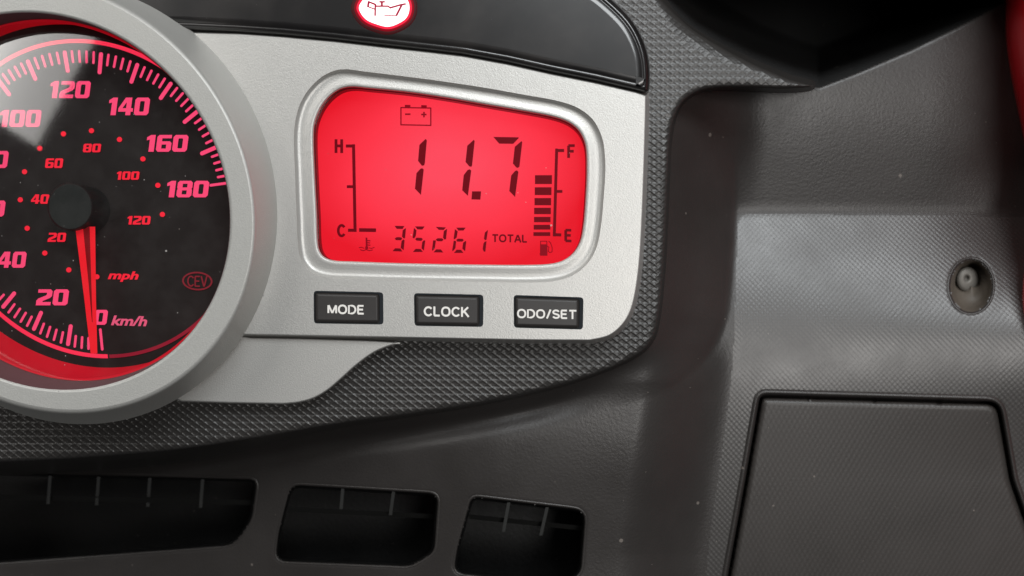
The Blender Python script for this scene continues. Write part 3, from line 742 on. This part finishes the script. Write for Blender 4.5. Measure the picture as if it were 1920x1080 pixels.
# scale arc: bright over the speed range, dim over the rest
def band(e, t0, t1, wd, z, n):
    P = ell(e['c'], e['ax'], e['ang'], n, 1.0, t0, t1); c = np.array(e['c']); r = P - c; r /= np.hypot(*r.T)[:, None]
    return P + r * wd / 2, P - r * wd / 2
for t0, t1, mat, wd, lab in ((87, 357, M_ARC, 7.5, 'bright scale arc'), (0, 86.4, M_ARCDIM, 6.5, 'dim scale arc')):
    a, b_ = band(E_ARC, t0, t1, wd, ZD, 140)
    mb = MB(); mb.loops([(a, ZD - .2), (a, ZD), (b_, ZD), (b_, ZD - .2)], False, False); mb.build('scale_arc', mat, dial, lab)
# graduations 0..180 every 2 km/h
KA = np.array([25.856, 259.479]); KB = np.array([-250.718, 5.128]); KC = np.array([168.396, 375.636])
ck = np.array([0, 1, 2, 3, 6, 9, 11, 12, 13, 14, 15, 16, 17, 18.])
cx_ = -np.array([4.3, 0, -1.8, -3, 0, 1, 3.9, .2, .4, -.7, -2.2, -1.8, -.7, 1.8]); cy_ = -np.array([-1.9, -1, 2.4, 3, 0, -1, .7, 2.2, 1.5, 1.5, 2.9, 2.4, -2.9, -2.9])
def tickp(k, r):
    th = math.radians(k * 14.65)
    return KC + r * (math.cos(th) * KA + math.sin(th) * KB) + np.array([np.interp(k, ck, cx_), np.interp(k, ck, cy_)])
for i in range(91):
    k = i / 5; major = i % 5 == 0
    a, b_ = tickp(k, 1.078), tickp(k, .918 if major else .985)
    if max(a[0], b_[0]) < -20: continue
    wd = (7.6 if 0 < i < 90 else 5.0) if major else 4.6
    d = (b_ - a) / np.hypot(*(b_ - a)); nn = np.array([-d[1], d[0]]) * wd / 2; rr = wd * .35
    P = [a + nn * .5, a + nn + d * rr, b_ + nn - d * rr, b_ + nn * .5, b_ - nn * .5, b_ - nn - d * rr, a - nn + d * rr, a - nn * .5]
    piece('tick_mark', [P], M_PINK, dial, ZD)
# squared italic numerals
def chrect(x0, y0, x1, y1, c, cy=None):
    cy = cy or c
    return [(x0 + c, y0), (x1 - c, y0), (x1, y0 + cy), (x1, y1 - cy), (x1 - c, y1), (x0 + c, y1), (x0, y1 - cy), (x0, y0 + cy)]
GL = {'0': (1.0, [chrect(0, 0, 1, 1, .13, .12), chrect(.345, .2, .655, .8, .05, .04)]),
      '1': (.62, [[(.22, 0), (.58, 0), (.58, 1), (.28, 1), (.02, .86), (.02, .68), (.22, .72)]]),
      '2': (1.0, [[(.05, 1), (.87, 1), (1, .88), (1, .58), (.88, .46), (.42, .27), (.40, .21), (.97, .21), (.97, 0), (0, 0), (0, .30), (.12, .43), (.60, .62), (.645, .67), (.645, .79), (.05, .79)]]),
      '4': (1.0, [[(.42, 1), (.86, 1), (.86, .40), (1, .40), (1, .20), (.86, .20), (.86, 0), (.52, 0), (.52, .20), (0, .20), (0, .40)], [(.27, .40), (.52, .40), (.52, .74)]]),
      '6': (1.0, [[(.13, 1), (.97, 1), (.97, .80), (.345, .80), (.345, .62), (.88, .62), (1, .51), (1, .12), (.87, 0), (.13, 0), (0, .12), (0, .88)], [(.345, .19), (.655, .19), (.655, .43), (.345, .43)]]),
      '8': (1.0, [[(.13, 0), (.87, 0), (1, .12), (1, .44), (.95, .51), (1, .58), (1, .88), (.87, 1), (.13, 1), (0, .88), (0, .58), (.05, .51), (0, .44), (0, .12)], [(.345, .18), (.655, .18), (.655, .42), (.345, .42)], [(.345, .60), (.655, .60), (.655, .82), (.345, .82)]])}
def numeral(s, x0, y0, x1, y1, mat, name='numeral', z=ZD, dy=0.0):
    h = y1 - y0; sh_ = .13 * h
    adv = []; xx = 0
    for ch in s: adv.append(xx); xx += GL[ch][0] + .09
    tot = xx - .09; k = (x1 - x0 - sh_) / tot
    b = MB()
    for ch, a in zip(s, adv):
        Ls = []
        for L in GL[ch][1]:
            L = np.array(L, float); X_ = x0 + (a + L[:, 0]) * k + L[:, 1] * sh_
            Ls.append(np.c_[X_, y1 - L[:, 1] * h + dy * (X_ - x0) / (x1 - x0)])
        b.fill(Ls, z)
        for L in Ls: b.loops([(L, z), (L, z - .15)], False)
    return b.build(name, mat, dial)
for s, x0, y0, x1, y1 in (('120', 91, 152, 171, 184), ('140', 201, 183, 282, 216), ('160', 272, 253, 354, 284.5), ('180', 310, 339, 393, 370), ('100', -3, 206, 78.5, 238), ('80', -42, 283, 17, 315), ('60', -49, 376, 11, 406), ('40', -6, 472, 50.5, 502), ('20', 67, 542.5, 130, 572.5), ('0', 175, 581, 203, 609)):
    numeral(s, x0, y0, x1, y1, M_PINK)
for s, x0, y0, x1, y1 in (('80', 155, 269.5, 190, 285.5), ('60', 84, 297, 119, 315), ('40', 57.5, 364.5, 93, 382), ('100', 217.5, 321.5, 262, 337), ('120', 237.5, 405, 283, 421), ('20', 89, 436.5, 124.5, 453.5)):
    numeral(s, x0, y0, x1, y1, M_RED, 'mph_numeral')
for x_, y_ in ((119, 251), (171.5, 245), (224, 261.5), (268, 298), (296, 347.5), (304.5, 402), (74.5, 278), (46, 322), (38, 374.5), (51, 428), (84, 474.5), (129, 506), (181.6, 519)):
    piece('scale_dot', [ell((x_, y_), (5, 4.8), 0, 16)], M_RED, dial, ZD)
box_letters('mph_lettering', 'mph', 202, 508, 260, 528, M_RED, dial, ZD, .035, .25, 1)
M_UNIT = glow('pale_pink_unit', (1.0, .13, .26), .75)
box_letters('kmh_lettering', 'km/h', 208, 591, 276, 610, M_UNIT, dial, ZD, .03, .25, 2)
# maker's oval mark
mk = MB(); o_ = ell((370, 527), (28.5, 17.5), 3, 48); i_ = ell((370, 527), (25.2, 14.4), 3, 48)
mk.loops([(o_, ZD - .15), (o_, ZD), (i_, ZD), (i_, ZD - .15)], False)
block('', 'CEV', (351, 516.5), (389, 517.5), (351, 537.5), None, None, ZD, .13, .22, b=mk)
mk.build('oval_maker_mark', M_MARK, dial, 'dim red oval mark lettered CEV')

# needle and hub
nd = MB(); zn = 1.0
def solid(b, P, zt, zb):
    P = np.asarray(P, float); b.fill([P], zt); b.loops([(P, zt), (P, zb)], False)
solid(nd, [(141, 425), (155.5, 425), (166, 530), (172.5, 604), (173.5, 604), (168, 425), (178.5, 425), (180, 560), (182.5, 663), (170, 663), (158, 560)], zn, zn - 1.2)
nee = nd.build('needle', M_NEEDLE, clu, 'slim red needle resting at zero')
ng = MB(); solid(ng, [(155.5, 425), (168, 425), (171, 520), (173.2, 604), (166, 530)], zn - .5, zn - 1.2); ng.build('needle_groove', M_NEEDLE2, nee)
hb = MB(); hc = (131.5, 387.5)
base_c = np.array([960, 540.]) + (np.array(hc) - np.array([960, 540.])) * (D * 1000 - 3.2) / (D * 1000 + 6.2)
top = ell(hc, (44.5, 42.5), 80, 64)
bot = base_c + (top - np.array(hc)) * .98
hb.loops([(bot, -6.2), (offset(top, .3), 2.6), (offset(top, -1), 3.1), (offset(top, -3), 3.3)], True); hb.fill([offset(top, -3)], 3.3)
hb.build('needle_hub', M_HUB, clu, 'round black cap at the needle pivot')
# clear gauge window, very slightly domed
gw = MB(); g0 = np.array(E_SEAM['c'])
Ls = [(el(E_SEAM, d=2), 4.6)]
for f in np.linspace(.95, .02, 14): Ls.append((g0 + (el(E_SEAM) - g0) * f, 4.6 + 1.2 * (1 - f * f)))
gw.loops(Ls, True); gw.build('gauge_window', M_GLASS, clu)
